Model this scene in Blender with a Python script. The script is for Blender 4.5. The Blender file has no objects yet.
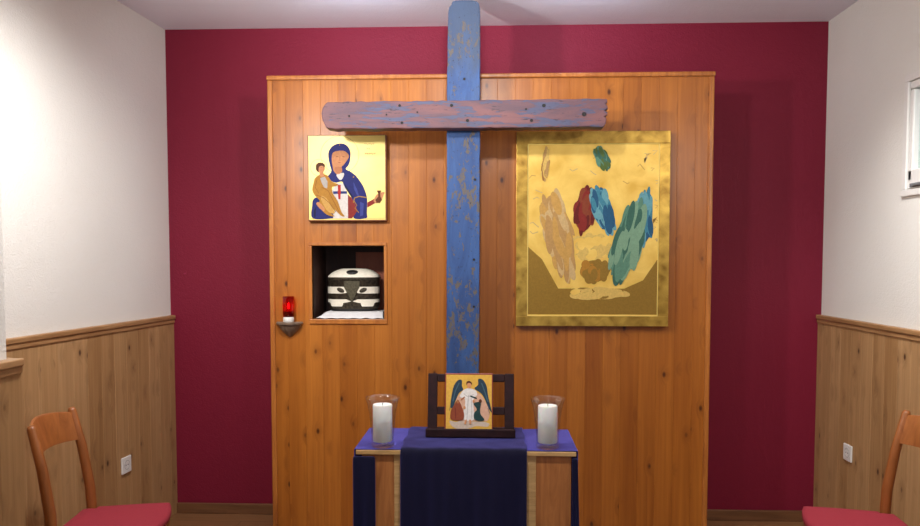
import bpy, bmesh, math, random
from mathutils import Vector, Matrix
from mathutils.geometry import tessellate_polygon
random.seed(7)
SC = bpy.context.scene
COL = SC.collection
PI = math.pi

# ------------------------------------------------------------------ helpers
def lin(c):
    return tuple(((v/255)/12.92 if v/255 <= .04045 else ((v/255+.055)/1.055)**2.4) for v in c) + (1.0,)

class Nodes:
    """tiny node-graph builder"""
    def __init__(self, name):
        self.m = bpy.data.materials.new(name); self.m.use_nodes = True
        self.t = self.m.node_tree
        self.b = self.t.nodes['Principled BSDF']
    def new(self, typ, **kw):
        n = self.t.nodes.new(typ)
        for k, v in kw.items(): setattr(n, k, v)
        return n
    def put(self, sock, v):
        if isinstance(v, bpy.types.NodeSocket): self.t.links.new(v, sock)
        else: sock.default_value = v
    def math(self, op, a, b=0.0, c=0.0, clamp=False):
        n = self.new('ShaderNodeMath', operation=op, use_clamp=clamp)
        self.put(n.inputs[0], a); self.put(n.inputs[1], b); self.put(n.inputs[2], c)
        return n.outputs[0]
    def mix(self, f, a, b, blend='MIX'):
        n = self.new('ShaderNodeMix', data_type='RGBA', blend_type=blend)
        self.put(n.inputs[0], f); self.put(n.inputs[6], a); self.put(n.inputs[7], b)
        return n.outputs[2]
    def ramp(self, f, stops):
        n = self.new('ShaderNodeValToRGB')
        e = n.color_ramp.elements
        e[0].position, e[0].color = stops[0]
        e[1].position, e[1].color = stops[-1]
        for p, c in stops[1:-1]:
            k = e.new(p); k.color = c
        self.put(n.inputs[0], f)
        return n.outputs[0]
    def coord(self, kind='Object'):
        return self.new('ShaderNodeTexCoord').outputs[kind]
    def mapped(self, co, scale=(1, 1, 1), loc=(0, 0, 0)):
        n = self.new('ShaderNodeMapping')
        self.put(n.inputs['Vector'], co)
        n.inputs['Scale'].default_value = scale; n.inputs['Location'].default_value = loc
        return n.outputs[0]
    def noise(self, co, scale=5, detail=3, rough=.5, dist=0):
        n = self.new('ShaderNodeTexNoise')
        self.put(n.inputs['Vector'], co)
        n.inputs['Scale'].default_value = scale; n.inputs['Detail'].default_value = detail
        n.inputs['Roughness'].default_value = rough; n.inputs['Distortion'].default_value = dist
        return n.outputs[0]
    def bump(self, h, strength=.3, dist=.01):
        n = self.new('ShaderNodeBump')
        n.inputs['Strength'].default_value = strength; n.inputs['Distance'].default_value = dist
        self.put(n.inputs['Height'], h)
        self.put(self.b.inputs['Normal'], n.outputs[0])
    def done(self, base=None, rough=None, **kw):
        if base is not None: self.put(self.b.inputs['Base Color'], base)
        if rough is not None: self.put(self.b.inputs['Roughness'], rough)
        for k, v in kw.items(): self.put(self.b.inputs[k.replace('_', ' ')], v)
        return self.m

def plain(name, c, rough=.6, var=.06, scale=60, bump=0, **kw):
    n = Nodes(name); co = n.coord()
    f = n.noise(co, scale, 4)
    base = lin(c)
    lo = tuple(v*(1-var*2) for v in base[:3])+(1,); hi = tuple(min(1, v*(1+var*2)) for v in base[:3])+(1,)
    cc = n.ramp(f, [(.25, lo), (.75, hi)])
    if bump: n.bump(f, bump, .002)
    return n.done(cc, rough, **kw)

def wall_paint(name, c, bump=.35, rough=.75):
    n = Nodes(name); co = n.coord()
    f = n.noise(co, 140, 2, .5); g = n.noise(co, 1.4, 2)
    base = lin(c)
    cc = n.ramp(g, [(.3, tuple(v*.94 for v in base[:3])+(1,)), (.7, base)])
    h = n.math('ADD', f, n.math('MULTIPLY', n.noise(co, 45, 2), .7))
    n.bump(h, bump, .004)
    return n.done(cc, rough, Specular_IOR_Level=.25)

def board_wood(name, axis, bw, off, dark, light, knot, rough=.4, knots=.62, tone=.5, spec=.5, bump=.08):
    """varnished vertical softwood boards: each board has its own tone, grain and knots"""
    n = Nodes(name); co = n.coord()
    sep = n.new('ShaderNodeSeparateXYZ'); n.put(sep.inputs[0], co)
    u = sep.outputs[axis]; z = sep.outputs[2]
    idx = n.math('FLOOR', n.math('DIVIDE', n.math('ADD', u, off), bw))
    wn = n.new('ShaderNodeTexWhiteNoise', noise_dimensions='1D'); n.put(wn.inputs['W'], idx)
    rnd = wn.outputs['Value']
    cmb = n.new('ShaderNodeCombineXYZ')
    n.put(cmb.inputs[0], u); n.put(cmb.inputs[1], n.math('MULTIPLY', rnd, 37.0)); n.put(cmb.inputs[2], z)
    p = cmb.outputs[0]
    # knots
    vor = n.new('ShaderNodeTexVoronoi', feature='F1')
    n.put(vor.inputs['Vector'], n.mapped(p, (15, 1, 8.5))); vor.inputs['Scale'].default_value = 1
    vor.inputs['Randomness'].default_value = 1
    kcol = n.new('ShaderNodeSeparateColor'); n.put(kcol.inputs[0], vor.outputs['Color'])
    d = vor.outputs['Distance']
    gate = n.math('GREATER_THAN', kcol.outputs[0], knots)
    k_core = n.math('MULTIPLY', n.math('SUBTRACT', 1.0, n.math('DIVIDE', d, .16), clamp=True), gate)
    k_halo = n.math('MULTIPLY', n.math('SUBTRACT', 1.0, n.math('DIVIDE', d, .5), clamp=True), gate)
    # grain
    warp = n.new('ShaderNodeVectorMath', operation='ADD')
    n.put(warp.inputs[0], n.mapped(p, (60, 1, 1.6)))
    cw = n.new('ShaderNodeCombineXYZ'); n.put(cw.inputs[0], n.math('MULTIPLY', k_halo, 2.2)); n.put(warp.inputs[1], cw.outputs[0])
    g1 = n.noise(warp.outputs[0], 1.0, 4, .6, .6)
    g2 = n.noise(n.mapped(p, (9, 1, .7)), 1.0, 2, .5, .4)
    f = n.math('ADD', n.math('MULTIPLY', g1, .55), n.math('MULTIPLY', g2, .45))
    c = n.ramp(f, [(.3, lin(dark)), (.68, lin(light))])
    t = n.math('ADD', n.math('MULTIPLY', rnd, tone), 1-tone*.5)
    tc = n.new('ShaderNodeCombineColor')
    n.put(tc.inputs[0], t); n.put(tc.inputs[1], n.math('MULTIPLY', t, n.math('ADD', n.math('MULTIPLY', rnd, .08), .95)))
    n.put(tc.inputs[2], n.math('MULTIPLY', t, n.math('ADD', n.math('MULTIPLY', rnd, .2), .88)))
    c = n.mix(1.0, c, tc.outputs[0], 'MULTIPLY')
    c = n.mix(n.math('MULTIPLY', k_halo, .35), c, lin(knot))
    c = n.mix(n.math('MULTIPLY', k_core, 1.6, clamp=True), c, lin(knot))
    n.bump(g1, bump, .002)
    return n.done(c, rough, Specular_IOR_Level=spec)

def grain_wood(name, dark, light, axis_scale=(40, 40, 3), rough=.4, spec=.5):
    n = Nodes(name); co = n.coord()
    g = n.noise(n.mapped(co, axis_scale), 1.0, 4, .6, .8)
    c = n.ramp(g, [(.3, lin(dark)), (.7, lin(light))])
    n.bump(g, .1, .002)
    return n.done(c, rough, Specular_IOR_Level=spec)

def link(name, me, parent=None):
    o = bpy.data.objects.new(name, me); COL.objects.link(o)
    if parent is not None: o.parent = parent
    return o

def mesh_obj(name, bm, mat, parent=None, smooth=False, autosmooth=None):
    bmesh.ops.recalc_face_normals(bm, faces=bm.faces)
    me = bpy.data.meshes.new(name); bm.to_mesh(me); bm.free()
    for m in (mat if isinstance(mat, (list, tuple)) else [mat]): me.materials.append(m)
    if smooth or autosmooth:
        for p in me.polygons: p.use_smooth = True
    if autosmooth: me.set_sharp_from_angle(angle=math.radians(autosmooth))
    return link(name, me, parent)

def tag(o, label, cat, group=None):
    o['label'] = label; o['category'] = cat
    if group: o['group'] = group
    return o
def structure(o):
    o['kind'] = 'structure'; return o
def thing(name, label, cat, loc=(0, 0, 0), rz=0, group=None):
    o = link(name, None); o.location = loc; o.rotation_euler = (0, 0, rz); o.empty_display_size = .05
    return tag(o, label, cat, group)

def box(bm, a, b, bev=0, seg=2, mi=0, mat=None, upright=False):
    """axis box from corner a to corner b, optionally bevelled / transformed"""
    before = set(bm.faces)
    t = bmesh.new()
    r = bmesh.ops.create_cube(t, size=1)
    for v in t.verts:
        v.co = Vector([(a[i]+b[i])/2 + v.co[i]*(b[i]-a[i]) for i in range(3)])
    if bev: bmesh.ops.bevel(t, geom=[e for e in t.edges if not upright or abs(e.verts[0].co.z-e.verts[1].co.z) > 1e-6], offset=bev, segments=seg, profile=.5, affect='EDGES')
    if mat is not None: bmesh.ops.transform(t, matrix=mat, verts=t.verts)
    merge(bm, t, mi)
def merge(bm, t, mi=0):
    for f in t.faces: f.material_index = mi
    me = bpy.data.meshes.new('tmp'); t.to_mesh(me); t.free()
    bm.from_mesh(me); bpy.data.meshes.remove(me)
def BM(): return bmesh.new()

def lathe(bm, prof, seg=40, a0=0, a1=2*PI, c=(0, 0, 0), sx=1, sy=1):
    full = abs(a1-a0-2*PI) < 1e-6
    n = seg if full else seg+1
    rings = []
    for r, z in prof:
        if r < 1e-6: rings.append([bm.verts.new((c[0], c[1], c[2]+z))]*n); continue
        rings.append([bm.verts.new((c[0]+r*sx*math.cos(a0+(a1-a0)*i/seg), c[1]+r*sy*math.sin(a0+(a1-a0)*i/seg), c[2]+z)) for i in range(n)])
    for k in range(len(rings)-1):
        A, B = rings[k], rings[k+1]
        for i in range(seg):
            j = (i+1) % n
            q = []
            for v in (A[i], A[j], B[j], B[i]):
                if v not in q: q.append(v)
            if len(q) > 2:
                try: bm.faces.new(q)
                except ValueError: pass

def prism(bm, pts, y0, y1, bev=0, plane='xz'):
    """extrude an outline (x,z) from depth y0 to y1"""
    t = bmesh.new()
    A = [t.verts.new((x, y0, z)) for x, z in pts]; B = [t.verts.new((x, y1, z)) for x, z in pts]
    t.faces.new(A); t.faces.new(B[::-1])
    n = len(pts)
    for i in range(n): t.faces.new((A[i], A[(i+1) % n], B[(i+1) % n], B[i]))
    bmesh.ops.recalc_face_normals(t, faces=t.faces)
    if bev:
        ed = [e for e in t.edges if len(e.link_faces) == 2 and any(len(f.verts) > 4 for f in e.link_faces)]
        bmesh.ops.bevel(t, geom=ed, offset=bev, segments=2, profile=.5, affect='EDGES')
    merge(bm, t)

def tube(bm, pts, radii, seg=12, flat=1.0):
    """swept bar through points with per-point radius; closed ends"""
    rings = []
    n = len(pts)
    P = [Vector(p) for p in pts]
    for i in range(n):
        t = (P[min(i+1, n-1)]-P[max(i-1, 0)]).normalized()
        up = Vector((0, 1, 0)) if abs(t.y) < .9 else Vector((1, 0, 0))
        a = t.cross(up).normalized(); b = t.cross(a).normalized()
        rings.append([bm.verts.new(P[i]+a*(radii[i]*math.cos(2*PI*k/seg))*flat+b*(radii[i]*math.sin(2*PI*k/seg))) for k in range(seg)])
    for A, B in zip(rings, rings[1:]):
        for k in range(seg): bm.faces.new((A[k], A[(k+1) % seg], B[(k+1) % seg], B[k]))
    bm.faces.new(rings[0][::-1]); bm.faces.new(rings[-1])

def spline(pts, n=6):
    """closed Catmull-Rom"""
    out = []
    L = len(pts)
    for i in range(L):
        p0, p1, p2, p3 = [Vector((*pts[(i+k) % L], 0)) for k in (-1, 0, 1, 2)]
        for s in range(n):
            t = s/n
            q = .5*((2*p1)+(p2-p0)*t+(2*p0-5*p1+4*p2-p3)*t*t+(3*p1-p0-3*p2+p3)*t**3)
            out.append((q.x, q.y))
    return out
def ellipse(cx, cy, rx, ry, n=28, rot=0):
    c, s = math.cos(rot), math.sin(rot)
    return [(cx+rx*math.cos(2*PI*i/n)*c-ry*math.sin(2*PI*i/n)*s, cy+rx*math.cos(2*PI*i/n)*s+ry*math.sin(2*PI*i/n)*c) for i in range(n)]
def ring(cx, cy, r, w, n=40):
    """an open thin ring as one outline"""
    o = [(cx+r*math.cos(2*PI*i/n), cy+r*math.sin(2*PI*i/n)) for i in range(n+1)]
    q = [(cx+(r-w)*math.cos(2*PI*i/n), cy+(r-w)*math.sin(2*PI*i/n)) for i in range(n, -1, -1)]
    return o+q
def stroke(pts, w):
    """polyline with width as outline"""
    L, R = [], []
    for i, p in enumerate(pts):
        a = Vector(pts[max(i-1, 0)]); b = Vector(pts[min(i+1, len(pts)-1)])
        d = (b-a).normalized(); nn = Vector((-d.y, d.x))*w/2
        L.append((p[0]+nn.x, p[1]+nn.y)); R.append((p[0]-nn.x, p[1]-nn.y))
    return L+R[::-1]

def painting(name, layers, mats, fx, y, parent, step=.00025):
    """paint layers on a board: layers = [(material key, outline px)], fx maps px to (x, z)"""
    bm = BM(); keys = []; step = min(step, .0045/len(layers))
    for i, (k, pts) in enumerate(layers):
        if k not in keys: keys.append(k)
        q = [fx(*p) for p in pts]
        yy = y-step*(i+1)
        vs = [bm.verts.new((a, yy, b)) for a, b in q]
        for tri in tessellate_polygon([[Vector((a, b, 0)) for a, b in q]]):
            try:
                f = bm.faces.new([vs[j] for j in tri]); f.material_index = keys.index(k)
                f.normal_update()
                if f.normal.y > 0: f.normal_flip()
            except ValueError: pass
    me = bpy.data.meshes.new(name); bm.to_mesh(me); bm.free()
    for k in keys: me.materials.append(mats[k])
    return link(name, me, parent)

def copy_thing(root, loc, rz, label):
    r = root.copy(); COL.objects.link(r); r.location = loc; r.rotation_euler = (0, 0, rz); r['label'] = label
    for ch in list(root.children):
        c = ch.copy(); COL.objects.link(c); c.parent = r
        for g in list(ch.children):
            d = g.copy(); COL.objects.link(d); d.parent = c
    return r

# ------------------------------------------------------------------ materials
M = {}
M['cream'] = wall_paint('cream_plaster', (236, 234, 228), .5)
M['ceiling'] = wall_paint('ceiling_paint', (240, 239, 250), .35)
M['red'] = wall_paint('crimson_paint', (126, 25, 50), .5, .6)
M['panel'] = board_wood('varnished_pine', 0, .0878, 1.107, (150, 83, 26), (188, 115, 42), (82, 38, 12), .36, .6, .2, .45)
M['panel_trim'] = grain_wood('pine_trim', (158, 90, 36), (194, 122, 54), (30, 30, 4), .35)
M['niche'] = grain_wood('niche_wood', (50, 30, 24), (70, 42, 32), (30, 30, 4), .6)  # dark tone carries the niche's shade; the wood itself is browner
M['wains_side'] = board_wood('wainscot_boards', 1, .105, 5.0, (152, 114, 74), (188, 148, 102), (74, 42, 24), .55, .42, .2, .25)
M['wains_end'] = board_wood('wainscot_end_boards', 0, .105, 5.0, (152, 114, 74), (188, 148, 102), (74, 42, 24), .55, .42, .2, .25)
M['rail'] = grain_wood('wainscot_rail', (146, 106, 66), (182, 140, 96), (20, 3, 30), .45)
M['skirting'] = grain_wood('skirting_wood', (96, 62, 38), (128, 86, 54), (3, 20, 30), .5)
M['table_wood'] = grain_wood('table_orange_wood', (156, 92, 46), (196, 128, 70), (40, 40, 4), .4)
M['table_light'] = grain_wood('table_pale_wood', (186, 142, 88), (220, 180, 124), (8, 60, 60), .4)
M['chair_wood'] = grain_wood('chair_beech', (134, 76, 34), (166, 100, 50), (30, 30, 5), .4)
M['dark_wood'] = grain_wood('dark_stained_wood', (30, 14, 16), (46, 22, 24), (30, 30, 30), .65, .2)
M['white_plastic'] = plain('white_plastic', (232, 230, 226), .35, .01)
M['dark_hole'] = plain('dark_recess', (30, 28, 28), .7)
M['steel'] = plain('bright_metal', (180, 180, 178), .25, .02, Metallic=1.0)

def floor_mat():
    n = Nodes('floor_planks'); co = n.coord()
    br = n.new('ShaderNodeTexBrick'); n.put(br.inputs['Vector'], n.mapped(co, (1, 1, 1)))
    br.inputs['Scale'].default_value = 1; br.inputs['Brick Width'].default_value = .9; br.inputs['Row Height'].default_value = .12
    br.inputs['Mortar Size'].default_value = .002
    br.inputs['Color1'].default_value = lin((120, 82, 52)); br.inputs['Color2'].default_value = lin((142, 100, 66)); br.inputs['Mortar'].default_value = lin((60, 38, 24))
    g = n.noise(n.mapped(co, (4, 50, 1)), 1, 4)
    return n.done(n.mix(.35, br.outputs[0], n.ramp(g, [(.3, lin((96, 64, 40))), (.7, lin((150, 108, 72)))])), .4)
M['floor'] = floor_mat()

def weathered(name, base, alt, chip, chip2, long_axis, thr=.58, rough=.6, grey=None):
    """old painted timber: paint in two tones with flaking patches"""
    n = Nodes(name); co = n.coord()
    sc = (5, 5, 5); sc2 = (38, 38, 38)
    sc = tuple(v*(.3 if i == long_axis else 1.3) for i, v in enumerate(sc)); sc2 = tuple(v*((.18 if i == 0 else .6) if i == long_axis else 1.2) for i, v in enumerate(sc2))
    a = n.noise(n.mapped(co, sc), 1.6, 5, .65, .8)
    c = n.ramp(a, [(.36, lin(base)), (.62, lin(alt))])
    f = n.noise(n.mapped(co, sc2), 1.0, 6, .68, .4)
    g = n.noise(n.mapped(co, sc2, (7, 3, 5)), 2.2, 5, .7, .3)
    big = n.noise(co, 3.0, 2)
    ff = n.math('ADD', f, n.math('MULTIPLY', n.math('SUBTRACT', big, .5), .55))
    m1 = n.ramp(ff, [(thr, (0, 0, 0, 1)), (thr+.05, (1, 1, 1, 1))])
    m2 = n.ramp(g, [(.61, (0, 0, 0, 1)), (.66, (1, 1, 1, 1))])
    if grey:                                           # upper length greyer: weathering plus haze put into the colour
        sp = n.new('ShaderNodeSeparateXYZ'); n.put(sp.inputs[0], co)
        k = n.math('DIVIDE', n.math('SUBTRACT', sp.outputs[2], 2.02), .5)
        k = n.math('ADD', k, n.math('MULTIPLY', n.math('SUBTRACT', n.noise(n.mapped(co, (14, 14, 5)), 1.5, 5, .7), .5), 1.6))
        c = n.mix(n.math('MULTIPLY', n.ramp(k, [(.25, (0, 0, 0, 1)), (.95, (1, 1, 1, 1))]), .75), c, lin(grey))
    c = n.mix(m1, c, lin(chip)); c = n.mix(m2, c, lin(chip2))
    h = n.math('SUBTRACT', f, n.math('MULTIPLY', m1, .6))
    n.bump(h, .35, .004)
    return n.done(c, rough, Specular_IOR_Level=.4)
M['blue_timber'] = weathered('flaking_blue_paint', (44, 72, 124), (58, 92, 148), (98, 90, 84), (36, 40, 58), 2, .58, grey=(70, 82, 100))
M['beam_timber'] = weathered('worn_beam_paint', (96, 74, 84), (124, 84, 86), (82, 84, 110), (54, 48, 58), 0, .57)

def cloth(name, c, sheen, scale=300):
    n = Nodes(name); co = n.coord()
    f = n.noise(co, scale, 3); g = n.noise(co, 22, 3)
    base = lin(c)
    cc = n.ramp(n.math('ADD', n.math('MULTIPLY', f, .5), n.math('MULTIPLY', g, .5)), [(.35, tuple(v*.75 for v in base[:3])+(1,)), (.65, tuple(v*1.2 for v in base[:3])+(1,))])
    n.bump(f, .35, .002)
    m = n.done(cc, .85, Specular_IOR_Level=.15)
    n.b.inputs['Sheen Weight'].default_value = sheen
    n.b.inputs['Sheen Roughness'].default_value = .5
    n.b.inputs['Sheen Tint'].default_value = lin((130, 126, 235))
    return m
M['velvet'] = cloth('shaded_velvet', (8, 7, 20), .8)  # darker copy of the velvet, with the shade of hanging fronts in its colour
M['velvet_top'] = cloth('lit_velvet', (56, 51, 118), 1.0)  # brighter copy of the velvet, with the light on the top in its colour
M['cushion'] = plain('red_upholstery', (152, 38, 54), .85, .08, 260, .25)
M['white_cloth'] = plain('white_linen', (236, 234, 236), .85, .01, 200, .1)
def wax_mat():
    n = Nodes('candle_wax')
    return n.done(lin((244, 242, 236)), .4, Subsurface_Weight=.25, Subsurface_Scale=.02)
M['wax'] = wax_mat()
def thin_glass(name, tint, f0=.05, rough=.0):
    """thin-walled glass: see-through with a fresnel reflection"""
    n = Nodes(name); t = n.t
    tr = n.new('ShaderNodeBsdfTransparent'); tr.inputs[0].default_value = tint
    gl = n.new('ShaderNodeBsdfGlossy'); gl.inputs['Roughness'].default_value = rough; gl.inputs['Color'].default_value = (1, 1, 1, 1)
    lw = n.new('ShaderNodeLayerWeight'); lw.inputs['Blend'].default_value = .35
    mx = n.new('ShaderNodeMixShader')
    n.put(mx.inputs[0], n.math('ADD', n.math('MULTIPLY', n.math('POWER', lw.outputs['Facing'], 2.2), .4), f0, clamp=True))
    t.links.new(tr.outputs[0], mx.inputs[1]); t.links.new(gl.outputs[0], mx.inputs[2])
    t.links.new(mx.outputs[0], t.nodes['Material Output'].inputs[0])
    return n.m
M['glass'] = thin_glass('clear_glass', (.94, .95, .96, 1), .05)
M['pane'] = thin_glass('window_glass', (.9, .96, .95, 1), .05)
M['red_glass'] = thin_glass('ruby_glass', (.68, .04, .08, 1), .05)
n_ = M['red_glass'].node_tree; out_ = n_.nodes['Material Output']; prev_ = out_.inputs[0].links[0].from_socket
tl_ = n_.nodes.new('ShaderNodeBsdfTranslucent'); tl_.inputs[0].default_value = lin((220, 20, 40))
ad_ = n_.nodes.new('ShaderNodeMixShader'); ad_.inputs[0].default_value = .16
n_.links.new(prev_, ad_.inputs[1]); n_.links.new(tl_.outputs[0], ad_.inputs[2]); n_.links.new(ad_.outputs[0], out_.inputs[0])
def emit(name, c, s):
    n = Nodes(name)
    return n.done(lin(c), .5, Emission_Color=lin(c), Emission_Strength=s)
M['flame'] = emit('flame', (255, 120, 90), 30)

def gold(name, lo, hi, metal, rough, scale=24):
    n = Nodes(name); co = n.coord()
    v = n.new('ShaderNodeTexVoronoi', feature='SMOOTH_F1'); n.put(v.inputs['Vector'], co); v.inputs['Scale'].default_value = scale
    f = n.noise(co, scale*.6, 5, .65, .8)
    g = n.math('ADD', n.math('MULTIPLY', f, .7), n.math('MULTIPLY', v.outputs['Distance'], .5))
    c = n.ramp(g, [(.3, lin(lo)), (.75, lin(hi))])
    n.bump(f, .12, .003)
    return n.done(c, rough, Metallic=metal)
M['gold_leaf'] = gold('gold_leaf', (136, 98, 30), (208, 168, 76), .65, .36)
M['gold_ground'] = gold('gold_ground', (214, 166, 62), (242, 204, 104), .3, .4, 14)
M['pale_gold'] = gold('pale_gold_ground', (228, 202, 104), (238, 214, 122), .1, .4, 10)
M['icon_side'] = plain('icon_board_edge', (120, 66, 32), .6)
M['oxide_border'] = plain('oxide_red_border', (120, 38, 26), .5)
PAINT = dict(neck=(206, 134, 92), navy=(40, 44, 118), navy_hi=(66, 76, 156), navy_dk=(26, 28, 76), skin=(222, 152, 104), skin_dk=(176, 108, 66), hair=(94, 52, 30), ochre=(196, 138, 52), ochre_dk=(158, 98, 38), ochre_hi=(222, 172, 92),
             white=(240, 232, 226), grey=(196, 188, 182), red=(196, 44, 40), crimson=(150, 48, 42), red_dk=(116, 38, 34), blue=(44, 60, 128), beige=(206, 160, 98), beige_hi=(228, 192, 134), beige_dk=(172, 120, 66),
             teal=(104, 152, 128), teal_hi=(140, 180, 148), teal_dk=(70, 116, 100), azure=(76, 146, 170), azure_hi=(118, 180, 192), azure_dk=(48, 100, 138), olive=(164, 126, 50), pale=(244, 204, 112), brown=(110, 60, 30), line=(176, 132, 58),
             slate=(44, 66, 82), slate_hi=(74, 102, 116), rust=(150, 72, 46), pink=(226, 176, 148), forest=(36, 66, 66), cloud=(212, 190, 172), gilt=(232, 180, 76), ink=(192, 104, 60), fleuron=(96, 118, 60))
PM = {k: plain('paint_'+k, tuple(q*.86 for q in v), .6, .06, 120, Specular_IOR_Level=.2) for k, v in PAINT.items()}
PM['gold'] = M['gold_ground']; PM['palegold'] = M['pale_gold']

# ------------------------------------------------------------------ the setting
XL, XR, YB, H = -1.772, 1.777, 4.09, 2.672     # side walls, back wall, ceiling
YN, XP, YP = -3.2, -1.408, 2.12                # near end of room, projecting wall at left and where it ends
def slab(name, a, b, mat, **kw):
    bm = BM(); box(bm, a, b, **kw)
    return structure(mesh_obj(name, bm, mat))
slab('floor', (XL-.45, YN, -.1), (XR+.15, YB+.15, 0), M['floor'])
slab('ceiling', (XL-.45, YN, H), (XR+.15, YB+.15, H+.1), M['ceiling'])
slab('wall_back', (XL-.3, YB, 0), (XR+.15, YB+.15, H), M['red'])
slab('wall_left', (XL-.15, YP-.2, 0), (XL, YB, H), M['cream'])
slab('wall_left_projecting', (XL-.4, YN, 0), (XP, YP, H), M['cream'])
slab('wall_behind', (XL-.45, YN-.1, 0), (XR+.15, YN, H), M['cream'])
# right wall with the window opening
WY0, WY1, WZ0, WZ1 = 2.72, 3.287, 1.715, 2.17
bm = BM()
box(bm, (XR, YN, 0), (XR+.15, WY0, H)); box(bm, (XR, WY1, 0), (XR+.15, YB, H))
box(bm, (XR, WY0, 0), (XR+.15, WY1, WZ0)); box(bm, (XR, WY0, WZ1), (XR+.15, WY1, H))
structure(mesh_obj('wall_right', bm, M['cream']))

# wainscot boards: one mesh per wall, a rail on top
WT = 1.105
def wains(name, p0, p1, nrm, mat, rail_name, zt=WT, thick=.018, bw=.105, ph=0.0):
    """boards with chamfered joints between p0 and p1 along y (or x), facing +nrm"""
    bm = BM(); al = 1 if abs(nrm[0]) else 0
    lo, hi = sorted((p0[al], p1[al])); o = p0[1-al]; s = nrm[1-al]
    k = math.floor((lo+5.0)/bw)
    while k*bw-5.0 < hi:
        a = max(lo, k*bw-5.0); b = min(hi, (k+1)*bw-5.0); k += 1
        if b-a < .004: continue
        q = [None, None]; r = [None, None]
        q[al], r[al] = a, b; q[1-al], r[1-al] = sorted((o, o+s*thick))
        box(bm, (q[0], q[1], .001), (r[0], r[1], zt), .0012, 1, upright=True)
    structure(mesh_obj(name, bm, mat))
    bm = BM(); q = [None, None]; r = [None, None]
    q[al], r[al] = lo, hi; q[1-al], r[1-al] = sorted((o, o+s*(thick+.012)))
    box(bm, (q[0], q[1], zt), (r[0], r[1], zt+.022), .004)
    q[1-al], r[1-al] = sorted((o, o+s*(thick+.006)))
    box(bm, (q[0], q[1], zt-.022), (r[0], r[1], zt), .003)
    structure(mesh_obj(rail_name, bm, M['rail']))
wains('trim_wainscot_left', (XL, YP+.02), (XL, YB), (1, 0), M['wains_side'], 'trim_rail_left', zt=1.092)
wains('trim_wainscot_right', (XR, YN), (XR, YB), (-1, 0), M['wains_side'], 'trim_rail_right')
wains('trim_wainscot_projecting', (XP, YN), (XP, YP+.02), (1, 0), M['wains_side'], 'trim_rail_projecting', thick=.03)
wains('trim_wainscot_return', (XL-.14, YP), (XP, YP), (0, 1), M['wains_end'], 'trim_rail_return')
for nm, a, b in (('baseboard_back_left', XL+.018, -1.107), ('baseboard_back_right', 1.097, XR-.018)):
    slab(nm, (a, YB-.016, 0), (b, YB, .058), M['skirting'], bev=.004)

# the left wall is splayed a little: it swings out towards the viewer about the back corner
SPLAY = Matrix.Translation((XL, YB, 0)) @ Matrix.Rotation(math.radians(-4.2), 4, 'Z') @ Matrix.Translation((-XL, -YB, 0))
for nm in ('wall_left', 'trim_wainscot_left', 'trim_rail_left'): bpy.data.objects[nm].matrix_world = SPLAY

# window in the right wall
bm = BM()
box(bm, (XR-.008, WY0-.035, WZ0-.02), (XR+.0, WY1+.035, WZ0+.0), .002)   # casing around the opening
box(bm, (XR-.012, WY0-.03, WZ1), (XR+.06, WY1+.03, WZ1+.03), .003)
box(bm, (XR-.014, WY0-.034, WZ0-.028), (XR+.06, WY1+.034, WZ0), .004)
box(bm, (XR-.012, WY1, WZ0), (XR+.06, WY1+.03, WZ1), .003)
box(bm, (XR-.012, WY0-.03, WZ0), (XR+.06, WY0, WZ1), .003)
win = structure(mesh_obj('window_1', bm, M['white_plastic']))
bm = BM(); s = .034
for a, b in (((WY0, WZ0), (WY1, WZ0+.085)), ((WY0, WZ1-s), (WY1, WZ1)), ((WY0, WZ0+s), (WY0+s, WZ1-s)), ((WY1-s, WZ0+s), (WY1, WZ1-s))):
    box(bm, (XR-.004, a[0]+.002, a[1]+.001), (XR+.05, b[0]-.002, b[1]-.001), .006)
mesh_obj('window_sash', bm, M['white_plastic'], win)
bm = BM(); box(bm, (XR+.02, WY0+s, WZ0+s), (XR+.026, WY1-s, WZ1-s)); mesh_obj('window_pane', bm, M['pane'], win)
bm = BM(); box(bm, (XR-.012, WY1-.16, WZ0+.008), (XR-.004, WY1-.03, WZ0+.024), .003); box(bm, (XR-.026, WY1-.14, WZ0+.010), (XR-.012, WY1-.06, WZ0+.022), .004)
h = mesh_obj('window_handle', bm, plain('grey_catch', (120, 122, 124), .5), win); h['label'] = 'grey metal window catch'

# hedge outside the window
bm = BM()
bmesh.ops.create_grid(bm, x_segments=36, y_segments=60, size=1)
for v in bm.verts:
    x, y = v.co.x, v.co.y
    v.co = Vector((3.1+.16*math.sin(y*23+x*9)+.12*math.sin(x*31+y*4)+random.uniform(-.07, .07), 3.6+y*1.6, 1.6+x*1.7))
n = Nodes('hedge_leaves'); co = n.coord(); f = n.noise(n.mapped(co, (6, 6, 16)), 1.4, 5, .7)
hm = n.done(n.ramp(f, [(.35, lin((44, 84, 52))), (.52, lin((110, 150, 110))), (.7, lin((196, 214, 204)))]), .7)
hd = mesh_obj('hedge', bm, hm, smooth=True)
hd.modifiers.new('solid', 'SOLIDIFY').thickness = .5
tag(hd, 'green leafy hedge outside, seen through the small white window', 'hedge')

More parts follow.
